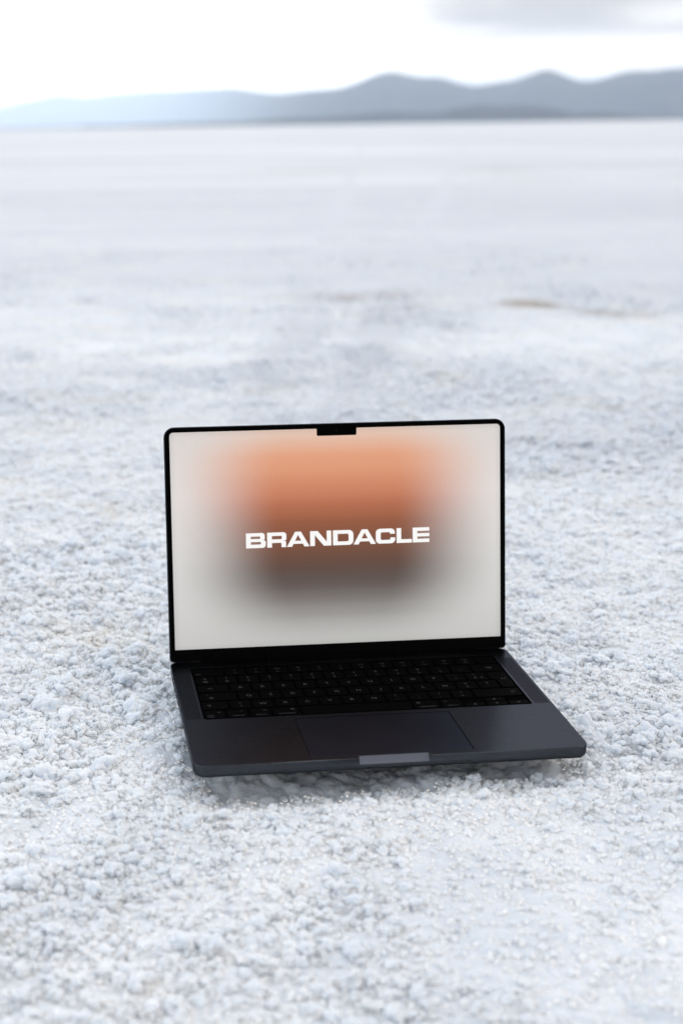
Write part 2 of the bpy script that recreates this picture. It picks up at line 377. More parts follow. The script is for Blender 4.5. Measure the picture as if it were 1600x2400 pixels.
        sm = nn('GeometryNodeSetMaterial'); sm.inputs['Material'].default_value = salt; l(ss.outputs[0], sm.inputs[0])
        gt_ = nn('GeometryNodeGeometryToInstance'); l(sm.outputs[0], gt_.inputs[0]); l(gt_.outputs[0], join.inputs[0])
    mp = nn('GeometryNodeMeshToPoints'); l(gi.outputs[0], mp.inputs[0])
    io = nn('GeometryNodeInstanceOnPoints'); l(mp.outputs[0], io.inputs['Points']); l(join.outputs[0], io.inputs['Instance'])
    io.inputs['Pick Instance'].default_value = True
    for nm, dt, sock in (('lump_kind', 'INT', 'Instance Index'), ('lump_turn', 'FLOAT_VECTOR', 'Rotation'), ('lump_scale', 'FLOAT_VECTOR', 'Scale')):
        na = nn('GeometryNodeInputNamedAttribute'); na.data_type = dt; na.inputs['Name'].default_value = nm
        l(na.outputs[0], io.inputs[sock])
    l(io.outputs[0], go.inputs[0])
    md = o.modifiers.new('lumps', 'NODES'); md.node_group = g
    tag(o, 'loose popcorn-like lumps of white salt crusting the ground round the laptop', None, None, 'stuff')
    print('lumps', n)
    return o
build_crust()

# ------------------------------------------------------------------ hills
def hill_range(name, ridge, dist, depth, mat, label, seed, base=-30.0, rough=0.03):
    azs = np.linspace(ridge[0][0], ridge[-1][0], 560)
    el_ = np.interp(azs, [a for a, _ in ridge], [e for _, e in ridge])
    ker = np.hanning(9); ker /= ker.sum()
    el_ = np.convolve(np.pad(el_, 4, mode='edge'), ker, 'valid')
    DA = np.array([dist(a) for a in azs]); H = np.tan(np.radians(el_)) * DA
    rows_ = 26; vs = []; fs = []
    for j in range(rows_):
        f = j / (rows_ - 1)                                  # 0 front foot .. 1 back foot, ridge in the middle
        prof = math.sin(math.pi * f) ** 1.15 if 0 < f < 1 else 0.0
        for i, a in enumerate(azs):
            D = DA[i] + (f - 0.5) * depth
            n = (fbm(np.array([a * 2.3 + 3]), np.array([f * 5.0]), seed, 4)[0] - 0.5)
            gul = (fbm(np.array([a * 7.0]), np.array([f * 2.0 + 7]), seed + 9, 3)[0] - 0.5)
            h = H[i]
            z = h * (prof + (0.25 * n + 0.12 * gul) * math.sin(math.pi * f) * (1 - prof ** 3)) if f < 1 and f > 0 else base
            if z > H[i]: z = H[i]
            aa = math.radians(a)
            vs.append((D * math.sin(aa), D * math.cos(aa), z + (base if f in (0, 1) else 0)))
    nc = len(azs)
    for j in range(rows_ - 1):
        for i in range(nc - 1):
            fs.append((j * nc + i, j * nc + i + 1, (j + 1) * nc + i + 1, (j + 1) * nc + i))
    o = mesh_obj(name, vs, fs, mat, smooth=True)
    tag(o, label, None, None, 'structure')
    return o
hm, ht, hb = material('hill_rock', (0.09, 0.085, 0.08), 0.95, 0, 0.1)
hn = ht.nodes.new('ShaderNodeTexNoise'); hn.inputs['Scale'].default_value = 0.0012; hn.inputs['Detail'].default_value = 8
htc = ht.nodes.new('ShaderNodeTexCoord'); ht.links.new(htc.outputs['Object'], hn.inputs['Vector'])
hr_ = ramp(ht, [(0.35, (0.040, 0.052, 0.075)), (0.7, (0.085, 0.095, 0.115))]); ht.links.new(hn.outputs[0], hr_.inputs[0]); ht.links.new(hr_.outputs[0], hb.inputs['Base Color'])  # some of the haze's blue is put into the rock colour
MAIN = [(-30, 0.3), (-24, 0.9), (-19, 0.7), (-14, 0.8), (-10, 0.5), (-8.3, 0.67), (-7.64, 0.77), (-6.65, 1.01), (-5.67, 1.21), (-5.18, 1.26), (-4.61, 1.11), (-3.54, 1.22), (-2.22, 1.33), (-0.57, 1.35), (0.25, 1.37), (1.24, 1.39), (2.06, 1.25), (2.88, 1.13), (3.87, 1.23), (5.18, 1.29), (5.83, 1.49), (6.63, 1.82), (7.12, 1.89), (7.77, 1.74), (8.25, 1.62), (8.9, 1.66), (9.54, 1.43), (10.19, 1.28), (10.82, 1.38), (11.61, 1.48), (12.23, 1.68), (12.77, 1.89), (13.32, 1.66), (13.96, 1.39), (14.58, 1.42), (15.03, 1.55), (15.63, 1.72), (16.54, 1.70), (17.14, 1.79), (17.56, 1.76), (18.6, 1.9), (20, 1.5), (22, 1.7), (25, 1.2), (29, 1.5), (34, 0.7), (38, 0.02)]
LOW = [(-24, 0.03), (-14, 0.05), (-8, 0.03), (-4.57, 0.06), (-4.3, 0.11), (-3.9, 0.07), (-1.09, 0.12), (1.56, 0.15), (2.88, 0.24), (4.53, 0.29), (5.52, 0.34), (6.5, 0.43), (7.15, 0.47), (8.13, 0.40), (8.93, 0.40), (9.73, 0.57), (10.21, 0.64), (11.01, 0.57), (11.97, 0.58), (12.76, 0.49), (13.39, 0.40), (13.87, 0.25), (14.49, 0.33), (15.11, 0.29), (15.73, 0.19), (16.65, 0.14), (17.68, 0.13), (22, 0.3), (28, 0.1), (34, 0.03)]
hill_range('hills', MAIN, lambda a: 29000 + 66000 * float(smoothstep(5.0, -4.0, a)), 9000, hm, 'long blue mountain ridge with rounded peaks, fading into bright haze towards the left', 3)
hill_range('hills', LOW, lambda a: 15000, 3000, hm, 'low darker foothills in front of the blue ridge at the edge of the salt flat', 43)

# ------------------------------------------------------------------ haze
hz = mesh_obj('haze', [(x, y, z) for z in (-60, 2450) for y in (-40000, 160000) for x in (-110000, 110000)],
              [(0, 2, 3, 1), (4, 5, 7, 6), (0, 1, 5, 4), (2, 6, 7, 3), (0, 4, 6, 2), (1, 3, 7, 5)], [])
hzm = bpy.data.materials.new('haze'); hzm.use_nodes = True; t = hzm.node_tree; t.nodes.clear()
pv = t.nodes.new('ShaderNodeVolumePrincipled'); ho = t.nodes.new('ShaderNodeOutputMaterial'); t.links.new(pv.outputs[0], ho.inputs['Volume'])
pv.inputs['Color'].default_value = (0.74, 0.86, 1.0, 1); pv.inputs['Density'].default_value = 2.1e-5; pv.inputs['Anisotropy'].default_value = 0.70
hz.data.materials.append(hzm)
tag(hz, 'thin pale blue haze over the distant mountains', None, None, 'stuff')

# ------------------------------------------------------------------ laptop: materials
mm = 0.001
def alu_mat(name, col, rough):
    mt, t, b = material(name, col, rough, 1.0, 0.3)
    b.inputs['Specular Tint'].default_value = (0.40, 0.40, 0.43, 1)
    tc = t.nodes.new('ShaderNodeTexCoord')
    n2 = t.nodes.new('ShaderNodeTexNoise'); n2.inputs['Scale'].default_value = 18; n2.inputs['Detail'].default_value = 5
    t.links.new(tc.outputs['Object'], n2.inputs['Vector'])
    mr = t.nodes.new('ShaderNodeMapRange'); mr.inputs[3].default_value = rough - 0.05; mr.inputs[4].default_value = rough + 0.07
    t.links.new(n2.outputs[0], mr.inputs[0]); t.links.new(mr.outputs[0], b.inputs['Roughness'])
    return mt
alu = alu_mat('dark_anodised_aluminium', (0.058, 0.063, 0.071), 0.26)
alu_pad = alu_mat('trackpad_glass', (0.050, 0.057, 0.073), 0.30)
blackp, _, _ = material('black_plastic', (0.002, 0.002, 0.002), 0.5, 0, 0.0)
keym, _, _ = material('keycap_black', (0.0018, 0.0018, 0.002), 0.5, 0, 0.003)
legm, _, _ = material('legend_grey', (0.050, 0.050, 0.052), 0.6, 0, 0.05)
glass, _, _ = material('bezel_glass', (0.001, 0.001, 0.001), 0.12, 0, 0.02)
rubber, _, _ = material('rubber', (0.01, 0.01, 0.01), 0.8, 0, 0.2)
darkgap, _, _ = material('recess_black', (0.003, 0.003, 0.003), 0.8, 0, 0.05)
scoop_sheen, _, _ = material('scoop_painted_sheen', (0.17, 0.18, 0.215), 0.35, 0.8, 0.5)  # aluminium lightened in colour to stand in for sky reflected in the scoop

# speaker grille: rows of drilled holes
grm, gt, gb = material('speaker_mesh', (0.12, 0.12, 0.13), 0.32, 1.0, 0.3)
gtc = gt.nodes.new('ShaderNodeTexCoord'); gsc = gt.nodes.new('ShaderNodeVectorMath'); gsc.operation = 'SCALE'; gsc.inputs['Scale'].default_value = 1 / 0.00125
gt.links.new(gtc.outputs['Object'], gsc.inputs[0])
gfr = gt.nodes.new('ShaderNodeVectorMath'); gfr.operation = 'FRACTION'; gt.links.new(gsc.outputs[0], gfr.inputs[0])
gsb = gt.nodes.new('ShaderNodeVectorMath'); gsb.operation = 'SUBTRACT'; gsb.inputs[1].default_value = (0.5, 0.5, 0); gt.links.new(gfr.outputs[0], gsb.inputs[0])
gml = gt.nodes.new('ShaderNodeVectorMath'); gml.operation = 'MULTIPLY'; gml.inputs[1].default_value = (1, 1, 0); gt.links.new(gsb.outputs[0], gml.inputs[0])
gln = gt.nodes.new('ShaderNodeVectorMath'); gln.operation = 'LENGTH'; gt.links.new(gml.outputs[0], gln.inputs[0])
glt = gt.nodes.new('ShaderNodeMath'); glt.operation = 'LESS_THAN'; glt.inputs[1].default_value = 0.30; gt.links.new(gln.outputs['Value'], glt.inputs[0])
gmx = gt.nodes.new('ShaderNodeMix'); gmx.data_type = 'RGBA'; gt.links.new(glt.outputs[0], gmx.inputs['Factor'])
gb.inputs['Specular Tint'].default_value = (0.3, 0.3, 0.33, 1); gmx.inputs['A'].default_value = (0.072, 0.074, 0.08, 1); gmx.inputs['B'].default_value = (0.002, 0.002, 0.002, 1)
gt.links.new(gmx.outputs['Result'], gb.inputs['Base Color'])

# ------------------------------------------------------------------ laptop: shape helpers (millimetres)
def arc(cx, cy, r, a0, a1, n=8):
    return [(cx + r * math.cos(math.radians(a0 + (a1 - a0) * i / n)), cy + r * math.sin(math.radians(a0 + (a1 - a0) * i / n))) for i in range(n + 1)]
def rrect(x0, y0, x1, y1, r, n=8):
    if not isinstance(r, (tuple, list)): r = (r,) * 4          # bl, br, tr, tl
    r = [max(q, 0.01) for q in r]
    return (arc(x0 + r[0], y0 + r[0], r[0], 180, 270, n) + arc(x1 - r[1], y0 + r[1], r[1], 270, 360, n)
            + arc(x1 - r[2], y1 - r[2], r[2], 0, 90, n) + arc(x0 + r[3], y1 - r[3], r[3], 90, 180, n))
def round_path(pts, n=5):
    """pts: (x, y, radius) corners, counter-clockwise or not"""
    out = []
    k = len(pts)
    for i in range(k):
        p = Vector(pts[i][:2]); r = pts[i][2] if len(pts[i]) > 2 else 0
        if r <= 0: out.append(tuple(p)); continue
        a = (Vector(pts[i - 1][:2]) - p).normalized(); b = (Vector(pts[(i + 1) % k][:2]) - p).normalized()
        ang = a.angle(b); d = r / math.tan(ang / 2)
        A = p + a * d; B = p + b * d; c = p + (a + b).normalized() * (r / math.sin(ang / 2))
        va = A - c; vb = B - c
        t0 = math.atan2(va.y, va.x); t1 = math.atan2(vb.y, vb.x)
        dt = (t1 - t0 + math.pi) % (2 * math.pi) - math.pi
        for q in range(n + 1): out.append((c.x + r * math.cos(t0 + dt * q / n), c.y + r * math.sin(t0 + dt * q / n)))
    return out
def fill_loops(bm, loops, z, mat=0, up=True):
    """flat face set from an outer loop and holes at height z; returns list of vert loops"""
    es = []; vl = []
    for lp in loops:
        vs = [bm.verts.new((x * mm, y * mm, z * mm)) for x, y in lp]; vl.append(vs)
        for i in range(len(vs)): es.append(bm.edges.new((vs[i - 1], vs[i])))
    res = bmesh.ops.triangle_fill(bm, use_beauty=True, use_dissolve=False, edges=es)
    for f in res['geom']:
        if isinstance(f, bmesh.types.BMFace):
            f.material_index = mat; f.normal_update()
            if (f.normal.z > 0) != up: f.normal_flip()
    return vl
def skin(bm, a, b, mat=0, smooth=True):
    n = len(a)
    for i in range(n):
        try:
            f = bm.faces.new((a[i - 1], a[i], b[i], b[i - 1])); f.material_index = mat; f.smooth = smooth
        except ValueError: pass
def bm_obj(name, bm, mats, parent, recalc=False):
    if recalc: bmesh.ops.recalc_face_normals(bm, faces=bm.faces)
    me = bpy.data.meshes.new(name); bm.to_mesh(me); bm.free()
    for mt in (mats if isinstance(mats, (list, tuple)) else [mats]): me.materials.append(mt)
    o = bpy.data.objects.new(name, me); COL.objects.link(o); o.parent = parent
    return o
def prism(name, outline_fn, levels, mats, parent, cap_bottom=True, extra=None):
    """outline_fn(inset) -> loop; levels = [(inset, z)] top to bottom"""
    bm = bmesh.new()
    prev = None
    for i, (ins, z) in enumerate(levels):
        lp = outline_fn(ins)
        if i == 0: cur = fill_loops(bm, [lp], z)[0]
        else: cur = [bm.verts.new((x * mm, y * mm, z * mm)) for x, y in lp]
        if prev: skin(bm, prev, cur)
        prev = cur
    if cap_bottom:
        es = [bm.edges.get((prev[i - 1], prev[i])) for i in range(len(prev))]
        bmesh.ops.triangle_fill(bm, use_beauty=True, edges=es)
    if extra: extra(bm)
    return bm_obj(name, bm, mats, parent, recalc=not extra)

# ------------------------------------------------------------------ laptop
laptop = bpy.data.objects.new('laptop', None); COL.objects.link(laptop)
laptop.location = ROOT_T; laptop.rotation_euler = ROOT_R
tag(laptop, 'open dark grey laptop showing an orange and grey gradient, standing on the white salt crust', 'laptop')

WELL = (-139.2, -129.7, 139.2, -15.2)
PAD = (-65.0, -212.4, 65.0, -136.0)
SPK = [(141.2, -128.2, 154.2, -22.9), (-154.2, -128.2, -141.2, -22.9)]
IND_W, IND_X = 27.4, 0.0

def base_outline(ins, push=0.0):
    x0, y0, x1, y1 = -HW + ins, -DEPTH + ins, HW - ins, BACK - ins
    r = max(9.5 - ins, 2)
    a = arc(x0 + r, y0 + r, r, 180, 270, 10)
    front = []
    for q in (-IND_W - 1.2, -IND_W - 0.8, -IND_W, -IND_W + 1.0):
        front.append((IND_X + q, y0 + (push if q > -IND_W - 0.5 else (push * 0.5 if q > -IND_W - 1.0 else 0))))
    for q in (-15, -5, 5, 15): front.append((IND_X + q, y0 + push))
    for q in (IND_W - 1.0, IND_W, IND_W + 0.8, IND_W + 1.2):
        front.append((IND_X + q, y0 + (push if q < IND_W + 0.5 else (push * 0.5 if q < IND_W + 1.0 else 0))))
    return a + front + arc(x1 - r, y0 + r, r, 270, 360, 10) + arc(x1 - r, y1 - r, r, 0, 90, 10) + arc(x0 + r, y1 - r, r, 90, 180, 10)
def make_body():
    bm = bmesh.new()
    outer = base_outline(0.45, 4.2)
    holes = [rrect(*WELL, 3.2), rrect(*PAD, 3.0)] + [rrect(*s, 0.4, 2) for s in SPK]
    vl = fill_loops(bm, [outer] + holes, 0.0)
    for vs, depth in zip(vl[1:], (1.6, 1.2, 0.6, 0.6)):
        lo = [bm.verts.new((v.co.x, v.co.y, -depth * mm)) for v in vs]
        skin(bm, lo, vs, 0, False)
        f = bm.faces.new(lo); f.material_index = 1; f.normal_update()
        if f.normal.z < 0: f.normal_flip()
    prev = vl[0]
    for ins, z, push in ((0.12, -0.12, 4.3), (0.0, -0.45, 4.2), (0.0, -1.6, 3.4), (0.0, -3.2, 2.1), (0.0, -4.6, 0.9), (0.0, -5.2, 0.0), (0, -6.6, 0), (0.25, -8.0, 0), (0.9, -9.2, 0), (2.0, -10.3, 0), (3.4, -10.9, 0), (5.2, -11.2, 0)):
        cur = [bm.verts.new((x * mm, y * mm, z * mm)) for x, y in base_outline(ins, push)]
        skin(bm, prev, cur, 0); prev = cur
        if -5.3 < z < -0.2:                                     # bevelled finger scoop, sky sheen painted as lighter metal
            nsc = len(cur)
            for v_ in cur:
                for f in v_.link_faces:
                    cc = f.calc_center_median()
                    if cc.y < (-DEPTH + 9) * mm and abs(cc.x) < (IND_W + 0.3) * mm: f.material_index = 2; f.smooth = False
    f = bm.faces.new(prev); f.normal_update()
    if f.normal.z > 0: f.normal_flip()
    bmesh.ops.recalc_face_normals(bm, faces=bm.faces)
    return bm_obj('base_body', bm, [alu, darkgap, scoop_sheen], laptop)
body = make_body()
# ports on the left flank
for (ya, yb, r) in ((-22, -40, 1.4), (-47, -57, 1.3), (-63, -73, 1.3), (-81, -85.5, 2.0)):
    lp = rrect(yb, -6.3, ya, -6.3 + 2 * r, r - 0.01, 5)
    bm = bmesh.new()
    a = [bm.verts.new(((-HW - 0.12) * mm, x * mm, z * mm)) for x, z in lp]
    b = [bm.verts.new(((-HW + 0.4) * mm, x * mm, z * mm)) for x, z in lp]
    bm.faces.new(a); skin(bm, a, b)
    bm_obj('port', bm, darkgap, body, recalc=True)
for (x, y) in ((-128, -196), (128, -196), (-128, -20), (128, -20)):
    prism('rubber_foot', lambda i, x=x, y=y: arc(x, y, 10 - i, 0, 360 - 15, 23), [(0, -11.1), (0.2, -12.3), (1.2, -12.9)], rubber, body)
prism('trackpad', lambda i: rrect(PAD[0] + 0.6 + i, PAD[1] + 0.6 + i, PAD[2] - 0.6 - i, PAD[3] - 0.6 - i, 2.7 - i), [(0.12, -0.04), (0, -0.16), (0, -1.0)], alu_pad, laptop)
for s in SPK:
    prism('speaker_grille', lambda i, s=s: rrect(s[0] + 0.02 + i, s[1] + 0.02 + i, s[2] - 0.02 - i, s[3] - 0.02 - i, 0.4, 2), [(0, -0.02), (0, -0.5)], grm, laptop)
kb = prism('keyboard', lambda i: rrect(WELL[0] + 0.02 + i, WELL[1] + 0.02 + i, WELL[2] - 0.02 - i, WELL[3] - 0.02 - i, 3.2), [(0, -1.35), (0, -1.55)], blackp, laptop)

# --- legends as flat filled text
_tc = bpy.data.curves.new('legend', 'FONT'); _to = bpy.data.objects.new('legend', _tc); COL.objects.link(_to)
_cache = {}
def text_mesh(s):
    if s not in _cache:
        _tc.body = s; _tc.size = 1.0; _tc.resolution_u = 2
        dg = bpy.context.evaluated_depsgraph_get(); dg.update()
        me = bpy.data.meshes.new_from_object(_to.evaluated_get(dg))
        vs = [(v.co.x, v.co.y) for v in me.vertices]; fs = [tuple(p.vertices) for p in me.polygons]
        bpy.data.meshes.remove(me)
        if not vs: _cache[s] = None; return None
        x0 = min(v[0] for v in vs); x1 = max(v[0] for v in vs)
        _cache[s] = ([(x - (x0 + x1) / 2, y) for x, y in vs], fs, x1 - x0)
    return _cache[s]
def add_text(bm, s, cx, cy, size, z, mat=1, align='C'):
    tm = text_mesh(s)
    if not tm: return
    vs, fs, wd = tm
    off = 0 if align == 'C' else (wd / 2 * size if align == 'L' else -wd / 2 * size)
    V = [bm.verts.new(((cx + off + x * size) * mm, (cy + y * size) * mm, z * mm)) for x, y in vs]
    for f in fs:
        try: q = bm.faces.new([V[i] for i in f])
        except ValueError: continue
        q.material_index = mat; q.normal_update()
        if q.normal.z < 0: q.normal_flip()
def add_poly(bm, pts, z, mat=1):
    q = bm.faces.new([bm.verts.new((x * mm, y * mm, z * mm)) for x, y in pts]); q.material_index = mat; q.normal_update()
    if q.normal.z < 0: q.normal_flip()
U = (WELL[2] - WELL[0] - 1.2) / 14.5
ROWP = (WELL[3] - WELL[1] - 1.2) / 6
KX0 = WELL[0] + 0.6; KY0 = WELL[1] + 0.6
GAP = 2.4
def key(loop_fn, legend):
    bm = bmesh.new(); prev = None
    for i, (ins, z) in enumerate(((0.35, -0.05), (0.1, -0.12), (0, -0.35), (0, -1.3))):
        lp = loop_fn(ins)
        cur = fill_loops(bm, [lp], z)[0] if i == 0 else [bm.verts.new((x * mm, y * mm, z * mm)) for x, y in lp]
        if prev: skin(bm, prev, cur)
        prev = cur
    bmesh.ops.recalc_face_normals(bm, faces=bm.faces)
    legend(bm)
    return bm_obj('key', bm, [keym, legm], kb)
def put_key(ux, row, wu, legs, y0f=0.0, y1f=1.0):
    x0 = KX0 + ux * U + GAP / 2; x1 = KX0 + (ux + wu) * U - GAP / 2
    y0 = KY0 + row * ROWP + GAP / 2; y1 = y0 + ROWP - GAP
    h = y1 - y0; ya = y0 + h * y0f; yb = y0 + h * y1f
    cx, cy = (x0 + x1) / 2, (ya + yb) / 2
    def lg(bm):
        for kind in legs:
            s, dx, dy, size = kind[:4]; al = kind[4] if len(kind) > 4 else 'C'
            if isinstance(s, str): 
                ax = cx if al == 'C' else (x0 + 1.6 if al == 'L' else x1 - 1.6)
                add_text(bm, s, ax + dx, cy + dy - size * 0.35, size, -0.02, 1, al)
            else: add_poly(bm, [(cx + dx + px * size, cy + dy + py * size) for px, py in s], -0.02)
    key(lambda i: rrect(x0 + i, ya + i, x1 - i, yb - i, 1.5 if y1f - y0f > 0.6 else 1.1, 4), lg)
one = lambda s: [(s, 0, 0, 6.2)]
two = lambda a, b: [(a, 0, 3.2, 4.8), (b, 0, -3.2, 4.8)]
rowA = [two('#', '@'), two('1', '&'), two('2', 'é'), two('3', '"'), two('4', "'"), two('5', '('), two('6', '§'), two('7', 'è'), two('8', '!'), two('9', 'ç'), two('0', 'à'), two('°', ')'), two('_', '-')]
F = ['☼', '☀', '▭', '⌕', '♁', '☾', '◁◁', '▷‖', '▷▷', '◁', '◁)', '◁))']
F = ['*', '*', 'oo', 'Q', 'o', 'c', '<<', '>||', '>>', '<', '<)', '<))']
put_key(0, 5, 1.5, [('esc', 0, -4, 3.6, 'L')])
for i in range(12): put_key(1.5 + i, 5, 1, [(F[i], 0, 2.2, 4.4), ('F%d' % (i + 1), 0, -4.6, 2.8)])
put_key(13.5, 5, 1, [])
for i, lg_ in enumerate(rowA): put_key(i, 4, 1, lg_)
put_key(13, 4, 1.5, [('⌫', 2.0, 0, 5.0)])
put_key(0, 3, 1.5, [('→|', -3, 0, 4.2)])
for i, c in enumerate('AZERTYUIOP'): put_key(1.5 + i, 3, 1, one(c))
put_key(11.5, 3, 1, two('¨', '^')); put_key(12.5, 3, 1, [('*', -2, 3.2, 4.8), ('$', -2, -3.0, 4.8), ('€', 4, -3.0, 4.2)])
put_key(0, 2, 1.75, [('•', -9, 4, 4), ('⇪', -6, -2, 5)])
for i, c in enumerate('QSDFGHJKLM'): put_key(1.75 + i, 2, 1, one(c))
put_key(11.75, 2, 1, two('%', 'ù')); put_key(12.75, 2, 1, two('£', '`'))
# return key: one inverted-L cap over two rows
rx0 = KX0 + 13.5 * U + GAP / 2; rxl = KX0 + 13.75 * U + GAP / 2; rx1 = KX0 + 14.5 * U - GAP / 2
ry0 = KY0 + 2 * ROWP + GAP / 2; ry1 = KY0 + 4 * ROWP - GAP / 2; rym = KY0 + 3 * ROWP + GAP / 2
key(lambda i: round_path([(rxl + i, ry0 + i, 1.4), (rx1 - i, ry0 + i, 1.4), (rx1 - i, ry1 - i, 1.4), (rx0 + i, ry1 - i, 1.4), (rx0 + i, rym + i, 1.2), (rxl + i, rym + i, 0.8)], 4),
    lambda bm: add_text(bm, '↩', (rxl + rx1) / 2 + 0.5, (ry0 + ry1) / 2, 5, -0.02))
put_key(0, 1, 1.25, [('⇧', -5, 0, 5)])
put_key(1.25, 1, 1, two('>', '<'))
for i, c in enumerate('WXCVBN'): put_key(2.25 + i, 1, 1, one(c))
for i, c in enumerate((('?', ','), ('.', ';'), ('/', ':'), ('+', '='))): put_key(8.25 + i, 1, 1, two(*c))
put_key(12.25, 1, 2.25, [('⇧', 14, 0, 5)])
put_key(0, 0, 1, [('⊕', -3.5, -3.6, 4), ('fn', 4, 4, 3.6)])
put_key(1, 0, 1, [('^', 4, 4, 3.6), ('control', 0, -4, 3.3)])
put_key(2, 0, 1, [('⌥', 4, 4, 3.6), ('option', 0, -4, 3.3)])
put_key(3, 0, 1.25, [('⌘', 6, 4, 4.2), ('command', 0, -4, 3.6)])
put_key(4.25, 0, 5, [])
put_key(9.25, 0, 1.25, [('⌘', -6, 4, 4.2), ('command', 0, -4, 3.6)])
put_key(10.5, 0, 1, [('⌥', -4, 4, 3.6), ('option', 0, -4, 3.3)])
TRI = [(-0.8, 0), (0.6, 0.9), (0.6, -0.9)]
put_key(11.5, 0, 1, [(TRI, 0, 0, 1.6)], 0.0, 0.48)
put_key(12.5, 0, 1, [([(-0.9, -0.6), (0, 0.8), (0.9, -0.6)], 0, 0, 1.6)], 0.53, 1.0)
put_key(12.5, 0, 1, [([(-0.9, 0.6), (0, -0.8), (0.9, 0.6)], 0, 0, 1.6)], 0.0, 0.48)
put_key(13.5, 0, 1, [([(0.8, 0), (-0.6, 0.9), (-0.6, -0.9)], 0, 0, 1.6)], 0.0, 0.48)
bpy.data.objects.remove(_to); bpy.data.curves.remove(_tc)

# --- lid: local frame x right, y up along the lid, z towards the viewer
lid_m = Matrix(((1, 0, 0, 0), (0, math.sin(LEAN), -math.cos(LEAN), 0), (0, math.cos(LEAN), math.sin(LEAN), 0), (0, 0, 0, 1)))
def lid_outline(i): return rrect(-HW + i, 0.6 + i, HW - i, LID_H - i, (max(3.5 - i, 1), max(3.5 - i, 1), max(9.5 - i, 2), max(9.5 - i, 2)), 10)
lid = prism('lid', lid_outline, [(0.9, 0.0), (0.5, -0.05), (0.15, -0.35), (0, -0.9), (0, -2.4), (0.5, -3.3), (1.6, -3.8)], alu, laptop)
lid.matrix_local = lid_m
bez = prism('bezel', lambda i: lid_outline(i + 0.85), [(0.15, 0.22), (0.0, 0.12), (0.0, -0.2)], glass, lid)
gask = prism('gasket', lambda i: lid_outline(i + 0.6), [(0.0, 0.06), (0.0, -0.1)], rubber, lid)
DW = 151.2; DT = LID_H - 4.7; DB = DT - 196.4
NL, NR, NB = -18.2, 18.2, DT - 6.5
disp_loop = round_path([(-DW, DB, 0.3), (DW, DB, 0.3), (DW, DT, 3.4), (NR, DT, 0.7), (NR, NB, 1.2), (NL, NB, 1.2), (NL, DT, 0.7), (-DW, DT, 3.4)], 6)
scr, t, _b = material('display_picture'); t.nodes.clear()
display = prism('display', lambda i: disp_loop, [(0, 0.34), (0, 0.24)], scr, laptop)
display.matrix_local = lid_m
# display picture, in display millimetres
l = t.links.new
tcn = t.nodes.new('ShaderNodeTexCoord'); sp = t.nodes.new('ShaderNodeSeparateXYZ'); l(tcn.outputs['Object'], sp.inputs[0])
def mrange(src, a, b, c=0.0, d=1.0, sm='LINEAR'):
    n = t.nodes.new('ShaderNodeMapRange'); n.interpolation_type = sm; l(src, n.inputs[0])
    for k, v in zip((1, 2, 3, 4), (a, b, c, d)): n.inputs[k].default_value = v
    return n.outputs[0]
def srgb(r, g, b):
    f = lambda c: (c / 255 / 12.92) if c <= 10 else ((c / 255 + 0.055) / 1.055) ** 2.4
    return (f(r), f(g), f(b))
V = mrange(sp.outputs['Y'], DT * mm, DB * mm)                       # 0 top .. 1 bottom
blob = ramp(t, [(0.0, srgb(228, 196, 178)), (0.05, srgb(228, 184, 160)), (0.11, srgb(227, 166, 134)), (0.21, srgb(217, 150, 117)), (0.32, srgb(193, 122, 92)),
                (0.41, srgb(160, 99, 73)), (0.49, srgb(134, 87, 67)), (0.57, srgb(115, 81, 67)), (0.66, srgb(98, 81, 74)), (0.74, srgb(108, 99, 95)),
                (0.81, srgb(136, 132, 129)), (0.875, srgb(161, 159, 156)), (0.945, srgb(182, 181, 179)), (1.0, srgb(186, 186, 183))], 'CARDINAL')
l(V, blob.inputs[0])
bgr = ramp(t, [(0.0, srgb(218, 213, 210)), (0.3, srgb(228, 225, 223)), (0.6, srgb(220, 219, 217)), (1.0, srgb(199, 198, 196))]); l(V, bgr.inputs[0])
ab = t.nodes.new('ShaderNodeMath'); ab.operation = 'ABSOLUTE'; l(sp.outputs['X'], ab.inputs[0])
vq = t.nodes.new('ShaderNodeMath'); vq.operation = 'SUBTRACT'; l(V, vq.inputs[0]); vq.inputs[1].default_value = 0.42
vq2 = t.nodes.new('ShaderNodeMath'); vq2.operation = 'ABSOLUTE'; l(vq.outputs[0], vq2.inputs[0])
vq3 = mrange(vq2.outputs[0], 0.20, 0.58, 0.0, 0.026, 'SMOOTHSTEP')
ad = t.nodes.new('ShaderNodeMath'); ad.operation = 'ADD'; l(ab.outputs[0], ad.inputs[0]); l(vq3, ad.inputs[1])
hal = mrange(ad.outputs[0], 0.050, 0.164, 1.0, 0.0, 'SMOOTHSTEP')
vh = ramp(t, [(0.0, (0.85, 0.85, 0.85)), (0.12, (1, 1, 1)), (0.86, (1, 1, 1)), (1.0, (0.8, 0.8, 0.8))]); l(V, vh.inputs[0])
hm_ = t.nodes.new('ShaderNodeMath'); hm_.operation = 'MULTIPLY'; l(hal, hm_.inputs[0]); l(vh.outputs[0], hm_.inputs[1])
mxd = t.nodes.new('ShaderNodeMix'); mxd.data_type = 'RGBA'; l(hm_.outputs[0], mxd.inputs['Factor']); l(bgr.outputs[0], mxd.inputs['A']); l(blob.outputs[0], mxd.inputs['B'])
